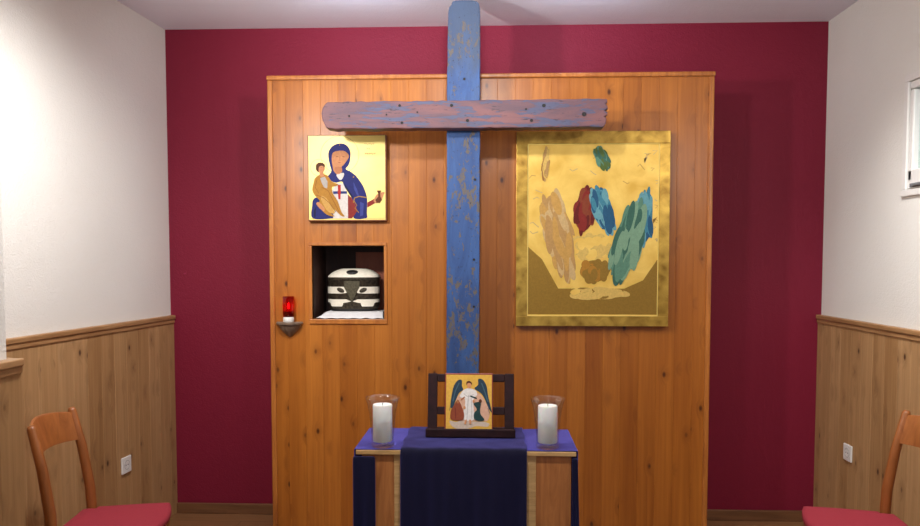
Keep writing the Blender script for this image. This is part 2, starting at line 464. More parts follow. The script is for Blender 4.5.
# ------------------------------------------------------------------ pine panel with niche
PX0, PX1, PY, PT = -1.107, 1.086, 3.74, 2.331
NX0, NX1, NZ0, NZ1 = -.893, -.530, 1.122, 1.490
panel = thing('wall_panel', 'tall varnished pine board panel built out in front of the crimson back wall', 'wall panel', (0, 0, 0))
bm = BM(); bw = .0878; th = .022; x = PX0
while x < PX1-.01:
    a, b = x, min(x+bw, PX1); x += bw
    segs = [(a, b, 0.002, PT-.02)]
    if b > NX0 and a < NX1:
        segs = [(a, b, .002, NZ0), (a, b, NZ1, PT-.02)]
        if a < NX0: segs.append((a, NX0, NZ0, NZ1))
        if b > NX1: segs.append((NX1, b, NZ0, NZ1))
    for (p, q, z0, z1) in segs: box(bm, (p, PY, z0), (q, PY+th, z1), 0.0011 if q-p > .012 else .0006, 1, upright=True)
mesh_obj('front_boards', bm, M['panel'], panel)
bm = BM()
box(bm, (PX0, PY+th, .002), (PX0+.02, YB-.001, PT-.02)); box(bm, (PX1-.02, PY+th, .002), (PX1, YB-.001, PT-.02)); box(bm, (PX0+.02, PY+th, PT-.04), (PX1-.02, YB-.001, PT-.02))
mesh_obj('side_boards', bm, M['panel'], panel)
bm = BM()
box(bm, (PX0-.004, PY-.014, PT-.022), (PX1+.004, PY+.03, PT), .006, 3)
for xa, xb in ((PX0-.001, PX0+.024), (PX1-.024, PX1+.001)): box(bm, (xa, PY-.01, .002), (xb, PY+.02, PT-.022), .006, 3)
mesh_obj('corner_moulding', bm, M['panel_trim'], panel)
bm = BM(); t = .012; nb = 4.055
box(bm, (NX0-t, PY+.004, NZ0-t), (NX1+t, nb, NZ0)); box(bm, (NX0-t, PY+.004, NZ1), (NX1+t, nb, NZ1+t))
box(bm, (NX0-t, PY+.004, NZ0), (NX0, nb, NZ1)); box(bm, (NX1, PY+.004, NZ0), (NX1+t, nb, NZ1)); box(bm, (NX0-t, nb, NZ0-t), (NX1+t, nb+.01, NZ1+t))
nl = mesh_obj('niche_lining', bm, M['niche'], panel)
bm = BM(); box(bm, (-.727, 4.046, NZ0+.03), (NX1-.0005, 4.0545, 1.462), .001)  # added slab: its colour carries the lit patch of the niche back
ib = mesh_obj('niche_lit_patch', bm, grain_wood('lit_patch_wood', (150, 74, 48), (176, 92, 60), (30, 30, 4), .5), panel)
ib['label'] = 'reddish brown slab coloured as the lit patch at the back of the niche'
bm = BM(); e = .016
box(bm, (NX0-e, PY-.008, NZ0-e*1.6), (NX1+e, PY+.006, NZ0), .003); box(bm, (NX0-e, PY-.008, NZ1), (NX1+e, PY+.006, NZ1+e), .003)
box(bm, (NX0-e, PY-.008, NZ0), (NX0, PY+.006, NZ1), .003); box(bm, (NX1, PY-.008, NZ0), (NX1+e, PY+.006, NZ1), .003)
mesh_obj('niche_frame', bm, M['panel_trim'], panel)

# ------------------------------------------------------------------ cross
cross = thing('cross', 'tall weathered wooden cross with flaking blue post and worn purplish crossbeam', 'cross', (0, 0, 0))
def far(pts): return [(x*1.0114, max(.0008, 1.41+(z-1.41)*1.0114+(.002 if z > .5 else 0))) for x, z in pts]
def rough_edge(a, b, n, j):
    return [(a[0]+(b[0]-a[0])*i/n+random.uniform(-j, j), a[1]+(b[1]-a[1])*i/n+random.uniform(-j, j)) for i in range(n)]
pts = rough_edge((-.206, .0), (-.201, 2.2), 40, .0012)+rough_edge((-.201, 2.2), (-.195, 2.52), 8, .001)
pts += [(-.194, 2.55), (-.190, 2.575), (-.180, 2.585), (-.176, 2.6), (-.16, 2.606), (-.12, 2.607), (-.085, 2.606), (-.063, 2.6), (-.053, 2.59), (-.049, 2.57)]
pts += rough_edge((-.047, 2.54), (-.052, 0), 46, .0012)
pts = far(pts); bm = BM(); prism(bm, pts, 3.542, 3.615, .004); post = mesh_obj('upright_post', bm, M['blue_timber'], cross)
post['label'] = 'flaking blue upright post'
pts = [(-.764, 2.045), (-.768, 2.075), (-.762, 2.1), (-.748, 2.118), (-.74, 2.124)]
pts += rough_edge((-.73, 2.125), (.515, 2.129), 44, .0022)
pts += [(.522, 2.127), (.524, 2.112), (.515, 2.106), (.524, 2.098), (.526, 2.084), (.512, 2.078), (.524, 2.07), (.523, 2.055), (.512, 2.05), (.521, 2.042), (.518, 2.02), (.51, 2.006)]
pts += rough_edge((.505, 2.004), (-.73, 2.003), 44, .0018)+[(-.745, 2.008), (-.752, 2.02)]
pts = [(x, z+.008) for x, z in far(pts)]; bm = BM(); prism(bm, pts, 3.46, 3.5415, .005); beam = mesh_obj('crossbeam', bm, M['beam_timber'], cross)
beam['label'] = 'worn purplish brown crossbeam'
first = None
for (px, pz, r) in [(-.41, 2.105, .006), (-.40, 2.028, .006), (-.175, 2.104, .007), (-.103, 2.036, .007), (.24, 2.1, .008), (.16, 2.085, .005), (.185, 2.034, .007), (.42, 2.06, .01), (-.47, 2.065, .004), (-.64, 2.06, .005), (-.33, 2.075, .004)]:
    if first is None:
        bm = BM(); lathe(bm, [(0, 0), (.8, 0), (1, .15), (1, .6)], 10)
        bmesh.ops.rotate(bm, cent=(0, 0, 0), matrix=Matrix.Rotation(PI/2, 3, 'X'), verts=bm.verts)
        first = mesh_obj('nail_head', bm, M['dark_hole'], cross); o = first
    else:
        o = first.copy(); COL.objects.link(o); o.parent = cross
    o.location = (*far([(px, pz)])[0][:1], 3.4585, far([(px, pz)])[0][1]+.008); o.scale = (r, .003, r)
for (px, pz) in [(-.12, 2.25), (-.07, 1.79), (-.075, 1.42), (-.075, 1.2)]:
    o = first.copy(); COL.objects.link(o); o.parent = cross; o.location = (px*1.0114, 3.5405, 1.41+(pz-1.41)*1.0114); o.scale = (.006, .003, .006)

# ------------------------------------------------------------------ icons on the panel
# mother and child icon
ic = thing('icon', 'small square gold icon of a blue-veiled mother holding a child, above the niche', 'icon', (0, 0, 0))
X0, X1, Z0, Z1, YF = -.902, -.5105, 1.611, 2.033, 3.706
bm = BM(); box(bm, (X0, YF, Z0), (X1, 3.739, Z1), .002); mesh_obj('icon_board', bm, M['icon_side'], ic)
fx = lambda u, v: (X0+(u-38)/(410-38)*(X1-X0), Z1-(v-70)/(485-70)*(Z1-Z0))
rect = lambda a, b, c, d: [(a, b), (c, b), (c, d), (a, d)]
def Z1m(pts): return [(u/920*85/100*478+24, v/520*48/110*526+47.8) for u, v in pts]          # from the upper close view
def Z2m(pts): return [(u/920*85/100*478+24, (v/520*48+56)/110*526) for u, v in pts]           # from the lower close view
L = [('palegold', rect(42, 73, 404, 479)),
     ('line', ring(190, 165, 91, 1.5)), ('line', ring(90, 226, 40, 1.3)),
     ('line', stroke([(48, 472), (400, 472)], 1.2))]
L += [('navy', spline(Z2m([(85, 262), (110, 235), (150, 240), (250, 300), (320, 440), (290, 462), (80, 462), (76, 320)]), 4)),
      ('navy_dk', Z2m([(95, 455), (90, 380), (120, 330), (110, 455)])),
      ('navy', spline(Z1m([(255, 300), (258, 230), (300, 170), (370, 142), (440, 155), (485, 215), (490, 300), (470, 380), (440, 420), (500, 455), (560, 520), (420, 530), (240, 520), (262, 480), (285, 440), (270, 380)]), 4)),
      ('navy', spline(Z2m([(250, 10), (330, -30), (420, -20), (540, 0), (600, 70), (640, 150), (665, 250), (662, 400), (655, 460), (520, 460), (530, 330), (500, 240), (420, 110), (400, 60), (330, 70), (280, 50)]), 4)),
      ('white', Z2m([(340, 70), (410, 80), (440, 150), (470, 230), (462, 462), (300, 462), (300, 420), (350, 330), (290, 160)])),
      ('white', spline(Z1m([(340, 480), (420, 465), (400, 530), (370, 535)]), 4)),
      ('crimson', Z2m([(460, 200), (500, 240), (535, 300), (560, 380), (520, 440), (500, 462), (460, 462)])),
      ('navy_hi', Z2m([(520, 60), (560, 150), (580, 220), (560, 215), (525, 140)])),
      ('navy_hi', Z2m([(590, 280), (630, 300), (620, 430), (590, 440)])),
      ('navy_dk', Z2m([(420, 70), (470, 150), (520, 230), (500, 235), (440, 140)])),
      ('line', stroke(Z2m([(520, 290), (530, 240), (580, 222), (660, 235)]), 5)),
      ('line', stroke(Z2m([(525, 270), (555, 320), (535, 350), (575, 400)]), 3.5)),
      ('red', Z2m([(352, 95), (385, 95), (380, 255), (358, 250)])), ('blue', Z2m([(302, 165), (452, 165), (450, 192), (304, 194)])), ('red', Z2m([(350, 160), (385, 160), (384, 198), (352, 198)])),
      ('skin', spline(Z1m([(300, 250), (340, 226), (420, 222), (468, 262), (470, 300), (420, 372), (395, 400), (400, 450), (350, 478), (310, 440), (300, 390), (290, 320)]), 4)),
      ('neck', spline(Z1m([(330, 400), (390, 400), (400, 440), (370, 470), (320, 440)]), 4)),
      ('skin', spline(Z1m([(310, 290), (330, 240), (420, 238), (450, 270), (440, 330), (390, 385), (350, 372), (322, 340)]), 4)),
      ('brown', stroke(Z1m([(335, 288), (360, 282)]), 2)), ('brown', stroke(Z1m([(405, 284), (430, 290)]), 2)), ('skin_dk', stroke(Z1m([(380, 285), (372, 325), (385, 330)]), 1.6)), ('crimson', stroke(Z1m([(362, 350), (388, 352)]), 1.8)),
      ('line', ellipse(190, 118, 2.2, 3)), ('line', ellipse(255, 272, 3, 4)),
      ('crimson', Z2m([(668, 290), (740, 250), (760, 290), (668, 345)])),
      ('skin', spline(Z2m([(735, 270), (760, 215), (790, 190), (850, 175), (840, 210), (820, 260), (790, 290), (755, 295)]), 4)),
      ('brown', Z2m([(770, 158), (818, 158), (806, 190), (808, 225), (826, 260), (800, 295), (765, 292), (755, 262), (785, 225), (784, 190)])),
      # child
      ('ochre', spline(Z2m([(110, 20), (170, -20), (240, -10), (290, 60), (360, 90), (330, 110), (290, 120), (300, 190), (350, 270), (390, 390), (425, 440), (380, 430), (300, 350), (270, 400), (320, 440), (230, 420), (130, 310), (160, 270), (110, 215), (80, 150), (95, 70)]), 3)),
      ('ochre_hi', spline(Z2m([(170, 220), (230, 240), (320, 400), (250, 390), (190, 300)]), 3)),
      ('ochre_dk', stroke(Z2m([(120, 205), (190, 230), (260, 290), (330, 390)]), 3)), ('ochre_dk', stroke(Z2m([(180, 120), (250, 160), (290, 240), (370, 400)]), 3)),
      ('ochre_dk', stroke(Z2m([(130, 40), (110, 120), (150, 190)]), 2.5)),
      ('grey', Z2m([(165, 20), (215, 5), (245, 60), (240, 135), (205, 120), (180, 70)])),
      ('skin', spline(Z2m([(120, 300), (150, 285), (210, 350), (200, 385), (150, 345)]), 3)),
      ('skin', spline(Z1m([(130, 420), (150, 370), (200, 365), (215, 420), (200, 455), (205, 500), (160, 500), (158, 460)]), 4)),
      ('hair', spline(Z1m([(122, 420), (125, 370), (165, 348), (212, 365), (214, 400), (190, 385), (160, 392), (150, 425), (150, 455), (130, 440)]), 4)),
      ('brown', stroke(Z1m([(172, 405), (182, 403)]), 1.6)), ('brown', stroke(Z1m([(196, 404), (206, 406)]), 1.6))]
for y0, xs in ((113, [308, 318, 327, 337, 347]), (135, [318, 328]), (160, [310, 320, 330, 341, 352])):     # faint, unreadable brush marks of lettering
    for i, xx in enumerate(xs): L.append(('ink', stroke([(xx, y0-4), (xx+2, y0+4), (xx+6, y0+(3 if i % 2 else -3))], 1.6)))
painting('icon_painting', L, PM, fx, YF, ic)

# large gilded icon on the right: plain stand-in of gold with soft colour fields
ic = thing('icon', 'large gilded icon panel with raised border, hung right of the blue cross', 'icon', (0, 0, 0))
X0, X1, Z0, Z1, YF = .128, .872, 1.093, 2.043, 3.70
ZS = 430/180
g = lambda px, pz: ((px-500)*ZS, (pz-120)*ZS)
bm = BM(); box(bm, (X0, YF+.006, Z0), (X1, 3.739, Z1), .002)
mesh_obj('icon_board', bm, M['icon_side'], ic)
fx = lambda u, v: (X0+(u-37)/(406-37)*(X1-X0), Z1-(v-28)/(490-28)*(Z1-Z0))
ix0, iz1 = fx(64, 57); ix1, iz0 = fx(381, 466)
bm = BM()
for a, b in (((X0, iz1), (X1, Z1)), ((X0, Z0), (X1, iz0)), ((X0, iz0), (ix0, iz1)), ((ix1, iz0), (X1, iz1))):
    box(bm, (a[0], YF, a[1]), (b[0], YF+.0062, b[1]), .0015)
mesh_obj('gilded_border', bm, M['gold_leaf'], ic)
bm = BM(); w = .005
for a, b in (((ix0, iz1-w), (ix1, iz1)), ((ix0, iz0), (ix1, iz0+w)), ((ix0, iz0+w), (ix0+w, iz1-w)), ((ix1-w, iz0+w), (ix1, iz1-w))):
    box(bm, (a[0], YF+.002, a[1]), (b[0], YF+.0064, b[1]), .0018, 2)
mesh_obj('inner_bead', bm, M['pale_gold'], ic)
L = [('gold', rect(64, 57, 381, 466)),
     ('olive', [(66, 300), (100, 330), (140, 400), (300, 400), (345, 380), (379, 330), (379, 462), (66, 462)]),
     ]
def folds(cx, cy, rx, ry, rot, keys, seed, n=64):
    """a loose cluster of overlapping brush dabs in related tones"""
    rr = random.Random(seed); c, q = math.cos(rot), math.sin(rot)
    L.append((keys[0], spline([(cx+x*c-y*q, cy+x*q+y*c) for x, y in ellipse(0, 0, rx*.8, ry*.86, 12)], 3)))
    for k in range(n):
        a = rr.uniform(0, 2*PI); d = math.sqrt(rr.random())*.74
        x, y = d*math.cos(a)*rx, d*math.sin(a)*ry
        L.append((rr.choice(keys), spline([(cx+x*c-y*q+p, cy+x*q+y*c+o) for p, o in ellipse(0, 0, rr.uniform(.1, .22)*rx+2, rr.uniform(.2, .38)*ry+3, 9, rot+rr.uniform(-.25, .25))], 2)))
folds(225, 300, 62, 32, 0, ['pale', 'pale', 'gold'], 11)
folds(228, 358, 44, 30, 0, ['olive', 'ochre', 'olive'], 12, 26)
folds(228, 412, 96, 14, 0, ['pale', 'gold', 'olive'], 13, 40)
folds(141, 272, 40, 112, -.22, ['beige', 'beige_hi', 'ochre_hi'], 1)
folds(204, 214, 29, 56, .1, ['crimson', 'red_dk', 'rust'], 2)
folds(246, 214, 28, 58, -.3, ['azure', 'azure_hi', 'azure_dk'], 3)
folds(344, 232, 26, 68, .05, ['azure', 'azure_dk', 'azure_hi'], 4)
folds(306, 290, 40, 106, .28, ['teal', 'teal_hi', 'teal_dk', 'teal_hi'], 5)
folds(243, 92, 17, 32, -.4, ['fleuron', 'teal_dk', 'teal'], 6)
folds(107, 105, 8, 40, .08, ['pale', 'beige', 'beige_dk'], 7)
for k in range(26):
    rr = random.Random(50+k); a, b = rr.uniform(75, 370), rr.uniform(70, 150)
    if k % 2: a = rr.choice([rr.uniform(68, 85), rr.uniform(366, 376)]); b = rr.uniform(80, 300)
    L.insert(2, ('beige_hi' if k % 3 else 'ochre_hi', stroke([(a, b), (a+rr.uniform(4, 14), b+rr.uniform(-8, 8)), (a+rr.uniform(14, 24) if a < 340 else a+2, b+rr.uniform(-6, 10))], 2)))
painting('icon_painting', L, PM, fx, YF+.006, ic)

# ------------------------------------------------------------------ red votive lamp on its bracket
LX, LZ = -1.009, 1.108
br = thing('wall_bracket', 'small turned wooden bracket shelf holding the red lamp, left of the niche', 'bracket', (LX, PY-.002, LZ))
bm = BM(); lathe(bm, [(0, 0), (.064, 0), (.068, -.004), (.066, -.012), (.058, -.014), (0, -.014)], 24, PI, 2*PI)
mesh_obj('bracket_top', bm, grain_wood('bracket_wood', (104, 86, 72), (142, 122, 104), (30, 30, 10), .5), br, autosmooth=40)
bm = BM(); lathe(bm, [(0, -.0135), (.055, -.0135), (.052, -.024), (.046, -.036), (.036, -.048), (.026, -.058), (.016, -.067), (.008, -.074), (0, -.078)], 24, PI, 2*PI)
mesh_obj('bracket_body', bm, bpy.data.materials['bracket_wood'], br, autosmooth=50)
lp = thing('votive_lamp', 'glowing red glass sanctuary lamp on the wooden wall bracket', 'votive lamp', (LX+.003, PY-.036, LZ+.0005))
bm = BM(); lathe(bm, [(0, 0), (.024, 0), (.027, .004), (.027, .02), (.025, .026), (0, .026)], 28)
mesh_obj('lamp_base', bm, M['white_plastic'], lp, autosmooth=40)
bm = BM(); lathe(bm, [(0, .0265), (.0255, .0265), (.0285, .04), (.0285, .128), (.026, .128), (.0255, .042), (.022, .032), (0, .032)], 32)
mesh_obj('lamp_glass', bm, M['red_glass'], lp, autosmooth=40)
bm = BM(); lathe(bm, [(0, .033), (.021, .033), (.021, .058), (0, .06)], 24)
mesh_obj('lamp_wax', bm, plain('red_wax', (110, 14, 20), .4), lp, autosmooth=40)
bm = BM(); lathe(bm, [(0, .066), (.004, .07), (.006, .077), (.004, .087), (0, .098)], 14)
mesh_obj('flame', bm, M['flame'], lp, smooth=True)

# ------------------------------------------------------------------ reliquary in the niche
bm = BM(); box(bm, (-.862, 3.835, NZ0+.0005), (-.56, 4.03, NZ0+.028), .003)
pl = tag(mesh_obj('plinth', bm, M['niche']), 'low wooden plinth under the white cloth inside the niche', 'plinth')
bm = BM(); gx = 40
prof = [(3.751, 1.1245), (3.758, 1.1275), (3.79, 1.134), (3.82, 1.145), (3.838, 1.1525), (3.87, 1.1525), (3.95, 1.1525), (4.03, 1.1525)]
rows = []
for k, (yy, zz) in enumerate(prof):
    w0 = -.878+min(k, 4)*.009; w1 = -.535-min(k, 4)*.004
    rows.append([bm.verts.new((w0+(w1-w0)*i/gx, yy+(.004*math.sin(i*.7) if k == 0 else 0), zz+(.0016*math.sin(i*.9+k)+.0016 if k < 4 else 0))) for i in range(gx+1)])
for A, B in zip(rows, rows[1:]):
    for i in range(gx): bm.faces.new((A[i], A[i+1], B[i+1], B[i]))
cl = tag(mesh_obj('linen_cloth', bm, M['white_cloth'], smooth=True), 'white linen cloth spread on the niche floor under the casket', 'cloth')
cl.modifiers.new('solid', 'SOLIDIFY').thickness = .0015

RX, RY, RZ = -.7135, 3.925, 1.1545
cas = thing('casket', 'dark metal domed casket with cream plaques standing inside the niche', 'casket', (RX, RY, RZ))
A_, B_, EX = .138, .078, 3.2
def sup(t, k=1.0, a=A_, b=B_):
    c, s = math.cos(t), math.sin(t)
    return (a*k*math.copysign(abs(c)**(2/EX), c), b*k*math.copysign(abs(s)**(2/EX), s))
def loft(bm, prof, seg=64):
    rings = []
    for k, z in prof:
        if k < 1e-6: rings.append([bm.verts.new((0, 0, z))]*seg); continue
        rings.append([bm.verts.new((*sup(2*PI*i/seg, k), z)) for i in range(seg)])
    for A, B in zip(rings, rings[1:]):
        for i in range(seg):
            q = []
            for v in (A[i], A[(i+1) % seg], B[(i+1) % seg], B[i]):
                if v not in q: q.append(v)
            if len(q) > 2: bm.faces.new(q)
bronze = Nodes('dark_bronze'); f = bronze.noise(bronze.coord(), 90, 4)
bronze.bump(f, .2, .002)
M['bronze'] = bronze.done(bronze.ramp(f, [(.3, lin((48, 42, 36))), (.7, lin((88, 80, 66)))]), .4, Metallic=.6)
M['ivory'] = plain('ivory_enamel', (238, 230, 212), .4, .04, 70)
M['black_metal'] = plain('black_metal', (24, 20, 20), .45)
bm = BM(); loft(bm, [(0, .012), (.9, .012), (.93, .02), (.97, .045), (.97, .155), (.985, .157), (.985, .168), (0, .168)])
mesh_obj('casket_body', bm, M['bronze'], cas, autosmooth=40)
bm = BM(); loft(bm, [(0, .001), (.86, .001), (.88, .006), (.86, .013), (0, .013)]); mesh_obj('base_plinth', bm, M['black_metal'], cas, autosmooth=40)
bm = BM(); loft(bm, [(0, .1685), (.99, .1685), (.995, .173), (.93, .185), (.82, .197), (.67, .208), (.48, .216), (.25, .221), (0, .222)])
lid = mesh_obj('lid', bm, M['bronze'], cas, autosmooth=60); lid['label'] = 'domed lid'
def front_y(u, k):
    q = min(abs(u)/(A_*k), .9999)
    return -B_*k*(1-q**EX)**(1/EX)
def plaque(name, k, us, zlo, zhi, mat, parent, th=.003):
    """strip laid on the curved front wall between two height functions"""
    bm = BM(); rows = []
    for u in us:
        y0 = front_y(u, k); 
        e = 1e-4; nx = (front_y(u+e, k)-front_y(u-e, k))/(2*e) if abs(u)+e < A_*k*.999 else math.copysign(9, u)
        nv = Vector((nx, -1)).normalized()
        a, b = zlo(u), zhi(u)
        rows.append([bm.verts.new((u+nv.x*d, y0+nv.y*d, z)) for d, z in ((-.002, a), (th, a), (th, b), (-.002, b))])
    for A, B in zip(rows, rows[1:]):
        for i in range(4): bm.faces.new((A[i], A[(i+1) % 4], B[(i+1) % 4], B[i]))
    bm.faces.new(rows[0][::-1]); bm.faces.new(rows[-1])
    return mesh_obj(name, bm, mat, parent, autosmooth=40)
def lsp(a, b, n): return [a+(b-a)*i/n for i in range(n+1)]
K = .97
for s in (-1, 1):
    us = [s*v for v in [.1335, .131, .127, .12]+lsp(.112, .018, 30)]
    # middle plaque: inner end sweeps to a point under the dark shield
    p = plaque('middle_plaque', K, us[:-3], lambda u: .091 if abs(u) > .06 else .091+(.06-abs(u))*.1, lambda u: .126 if abs(u) > .04 else .126-.0*(abs(u)), M['ivory'], cas)
    bm = BM(); t = bmesh.new(); lathe(t, [(0, -.006), (1, -.004), (.9, .004), (0, .006)], 24)
    bmesh.ops.scale(t, vec=(.022, .012, 1), verts=t.verts)
    bmesh.ops.transform(t, matrix=Matrix.Translation((s*.058, front_y(.058, K)-.002, .1085)) @ Matrix.Rotation(s*-.45, 4, 'Y') @ Matrix.Rotation(PI/2, 4, 'X'), verts=t.verts); merge(bm, t)
    g_ = mesh_obj('oval_stone', bm, M['bronze'], p, autosmooth=40)
    us = [s*v for v in [.1335, .131, .127, .12]+lsp(.1125, .006, 30)]
    def lowz(u):
        a = abs(u)
        if .05 < a < .108: return .024
        if a >= .108: return .024+min(1, (a-.108)/.006)*.021
        return .024+min(1, (.05-a)/.004)*.018 if a > .04 else .042+max(0, (.04-a))*.22
    lq = plaque('foot_plaque', K, us, lowz, lambda u: .061 if abs(u) > .03 else .061-(.03-abs(u))*.4, M['ivory'], cas)
    lq['label'] = 'cream stepped foot plaque'; p['label'] = 'cream middle plaque'
# shield in the centre
sh = plaque('centre_shield', K, lsp(-.04, .04, 20), lambda u: .048+abs(u)*1.9, lambda u: .155, plain('shield_bronze', (84, 78, 60), .45, .3, 120, .4, Metallic=.4), cas, .0055)
# ivory cap on the lid with medallion
bm = BM(); segs = 64
def lid_z(k):
    tb = [(.25, .221), (.48, .216), (.67, .208), (.82, .197), (.93, .185), (.99, .175)]
    for (a, b), (c, d) in zip(tb, tb[1:]):
        if a <= k <= c: return b+(d-b)*(k-a)/(c-a)
    return .222 if k < .25 else .175
rings = [[bm.verts.new((*sup(2*PI*i/segs, k+.006), lid_z(k)+.0022)) for i in range(segs)] for k in (.42, .5, .6, .7, .78, .85, .9, .95, .985)]
rings.append([bm.verts.new((*sup(2*PI*i/segs, .98), lid_z(.985)-.003)) for i in range(segs)])
for A, B in zip(rings, rings[1:]):
    for i in range(segs): bm.faces.new((A[i], A[(i+1) % segs], B[(i+1) % segs], B[i]))
mesh_obj('ivory_band', bm, M['ivory'], lid, autosmooth=60)
bm = BM(); t = bmesh.new(); lathe(t, [(0, -.004), (1, -.004), (1, .002), (.8, .005), (0, .006)], 28)
bmesh.ops.scale(t, vec=(.03, .016, 1), verts=t.verts)
bmesh.ops.transform(t, matrix=Matrix.Translation((0, front_y(0, .78)-.001, .2015)) @ Matrix.Rotation(.62, 4, 'X'), verts=t.verts); merge(bm, t)
md = mesh_obj('medallion', bm, M['black_metal'], lid, autosmooth=40); md['label'] = 'dark oval medallion'

# ------------------------------------------------------------------ altar table
TX0, TX1, TY0, TY1, TZ = -.475, .304, 2.615, 2.965, .742
tb = thing('altar_table', 'small wooden altar table under blue cloths in front of the cross', 'table', (0, 0, 0))
bm = BM(); box(bm, (TX0, TY0, TZ-.016), (TX1, TY1, TZ), .002); mesh_obj('table_top', bm, M['table_light'], tb)
for (a, b, s0, s1) in ((-.455, -.34, -.34, -.314), (.164, .288, .128, .164)):
    for y0, y1 in ((TY0+.008, TY0+.05), (TY1-.06, TY1-.02)):
        bm = BM(); box(bm, (a, y0, .0005), (b, y1, TZ-.016), .002); lg = mesh_obj('leg', bm, M['table_wood'], tb)
        bm = BM(); box(bm, (s0, y0-.001, .0005), (s1, y1-.004, TZ-.0165), .002); st = mesh_obj('edge_strip', bm, M['table_light'], lg); st['label'] = 'paler edge strip'
bm = BM(); box(bm, (-.34, TY1-.05, TZ-.1), (.164, TY1-.03, TZ-.017), .002); mesh_obj('rail', bm, M['table_wood'], tb)

def sheet(name, rows, mat, thick=.002, sub=1):
    bm = BM()
    R_ = [[bm.verts.new(p) for p in r] for r in rows]
    for A, B in zip(R_, R_[1:]):
        for i in range(len(A)-1): bm.faces.new((A[i], A[i+1], B[i+1], B[i]))
    o = mesh_obj(name, bm, mat, smooth=True)
    m = o.modifiers.new('solid', 'SOLIDIFY'); m.thickness = thick; m.offset = 0
    if sub: m = o.modifiers.new('sub', 'SUBSURF'); m.levels = m.render_levels = sub
    return o
# blue cloth lying lengthwise, falling over both ends; its left fall folds round the front corner
rows = []
ny = 26
def end_fall(side, drop):
    """plan outline of the end fall at a given drop (0..1): list of xy points back to front"""
    out = []
    for i in range(ny+1):
        t = i/ny
        y = TY1-.003+(TY0+.001-TY1+.003)*t
        bulge = .006+.012*drop*(1+math.sin(t*11+drop*2))*.5
        x = (TX0-bulge) if side < 0 else (TX1+.0045+bulge*.3)
        out.append((x, y))
    return out
left = []; NZ = 16
for k in range(NZ, 0, -1):
    d = k/NZ; z = TZ+.002-d*.66
    left.append([(x, y, z) for x, y in end_fall(-1, d)])
for z in (TZ-.022, TZ-.012, TZ-.003, TZ+.0025): left.append([(x, y, z) for x, y in end_fall(-1, 0)])
top = []
for j in range(31):
    x = TX0-.004+(TX1-TX0+.007)*j/30
    top.append([(x, TY1-.003+(TY0+.001-TY1+.003)*i/ny, TZ+.002+(.0009*math.sin(x*40+i*.6)+.0008)) for i in range(ny+1)])
right = [[(x, y, z) for x, y in end_fall(1, 0)] for z in (TZ+.0025, TZ-.003, TZ-.012, TZ-.022)]+[[(x, y, TZ+.002-(k/NZ)*.66) for x, y in end_fall(1, k/NZ)] for k in range(1, NZ+1)]
c1 = sheet('tablecloth', left+top+right, M['velvet_top'], .0018)
tag(c1, 'blue cloth covering the altar table top and falling over its ends', 'tablecloth')
# folded corners that hang round the front at each end
def corner(x0, x1, xb0, xb1, name):
    rows = []
    for k in range(17):
        d = k/16; z = TZ-.0195-d*.64
        a = x0+(xb0-x0)*d; b = x1+(xb1-x1)*d
        rows.append([(a+(b-a)*i/10, TY0-.0035-.006*d*(1+math.sin(i*1.1+d*1.5))-(.0 if i else .0), z) for i in range(11)])
    o = sheet(name, rows, M['velvet'], .002); o.parent = c1; o['label'] = 'dark folded corner of the cloth hanging down the front'  # same cloth as the top, in the velvet copy that carries shade
corner(-.486, -.405, -.484, -.404, 'hanging_corner')
corner(.289, .309, .289, .328, 'hanging_corner')
# velvet runner laid front to back over the middle
rows = []
RX0, RX1, nx = -.316, .131, 40
def rw(t, d=0): return RX0+(RX1-RX0)*t
for k in range(20, -1, -1):
    d = k/20; z = TZ+.005-d*.66
    rows.append([(rw(i/nx), TY0-.008-.01*d*(1+math.sin(i*.45+1+d*.8))-.002*math.sin(i*1.3), z if k else TZ+.006) for i in range(nx+1)])
for j in range(1, 27):
    y = TY0-.006+(TY1-.004-TY0+.006)*j/26
    rows.append([(rw(i/nx)+.003*math.sin(j*.5), y, TZ+.0075+.0013*(1+math.sin(i*.55+1.7*math.sin(j*.31))*math.sin(j*.47+1.3*math.sin(i*.23)))) for i in range(nx+1)])
c2 = sheet('table_runner', rows, M['velvet'], .0025)
tag(c2, 'shade-darkened velvet runner hanging down the middle of the altar front', 'table runner')

# ------------------------------------------------------------------ candles in hurricane glasses
def hurricane(x, y, label):
    v = thing('hurricane_glass', label, 'candle holder', (x, y, TZ+.0058), 0, 'hurricane glasses on the altar')
    bm = BM()
    lathe(bm, [(0, 0), (.036, 0), (.041, .003), (.042, .012), (.04, .018), (.0405, .04), (.044, .08), (.049, .125), (.056, .158), (.062, .176), (.0625, .178), (.0612, .178), (.0548, .158), (.0478, .125), (.0428, .08), (.0393, .04), (.0385, .024), (.034, .02), (0, .0195)], 48)
    mesh_obj('glass_bowl', bm, M['glass'], v, smooth=True)
    return v
v = hurricane(-.384, 2.650, 'clear flared glass candle holder at the left end of the altar table')
copy_thing(v, (.206, 2.652, TZ+.0058), .4, 'clear flared glass candle holder at the right end of the altar table')
cd = thing('candle', 'thick white pillar candle in the left glass holder', 'candle', (-.384, 2.650, TZ+.0058+.0203), 0, 'white pillar candles')
bm = BM(); lathe(bm, [(0, 0), (.033, 0), (.0345, .003), (.0345, .128), (.033, .132), (.027, .1325), (.012, .129), (0, .128)], 40)
mesh_obj('candle_body', bm, M['wax'], cd, autosmooth=50)
bm = BM(); tube(bm, [(0, 0, .126), (.0005, 0, .134), (.002, 0, .140)], [.0012, .0011, .0009], 8); mesh_obj('wick', bm, M['dark_hole'], cd)
copy_thing(cd, (.206, 2.652, TZ+.0058+.0203), 1.1, 'thick white pillar candle in the right glass holder')

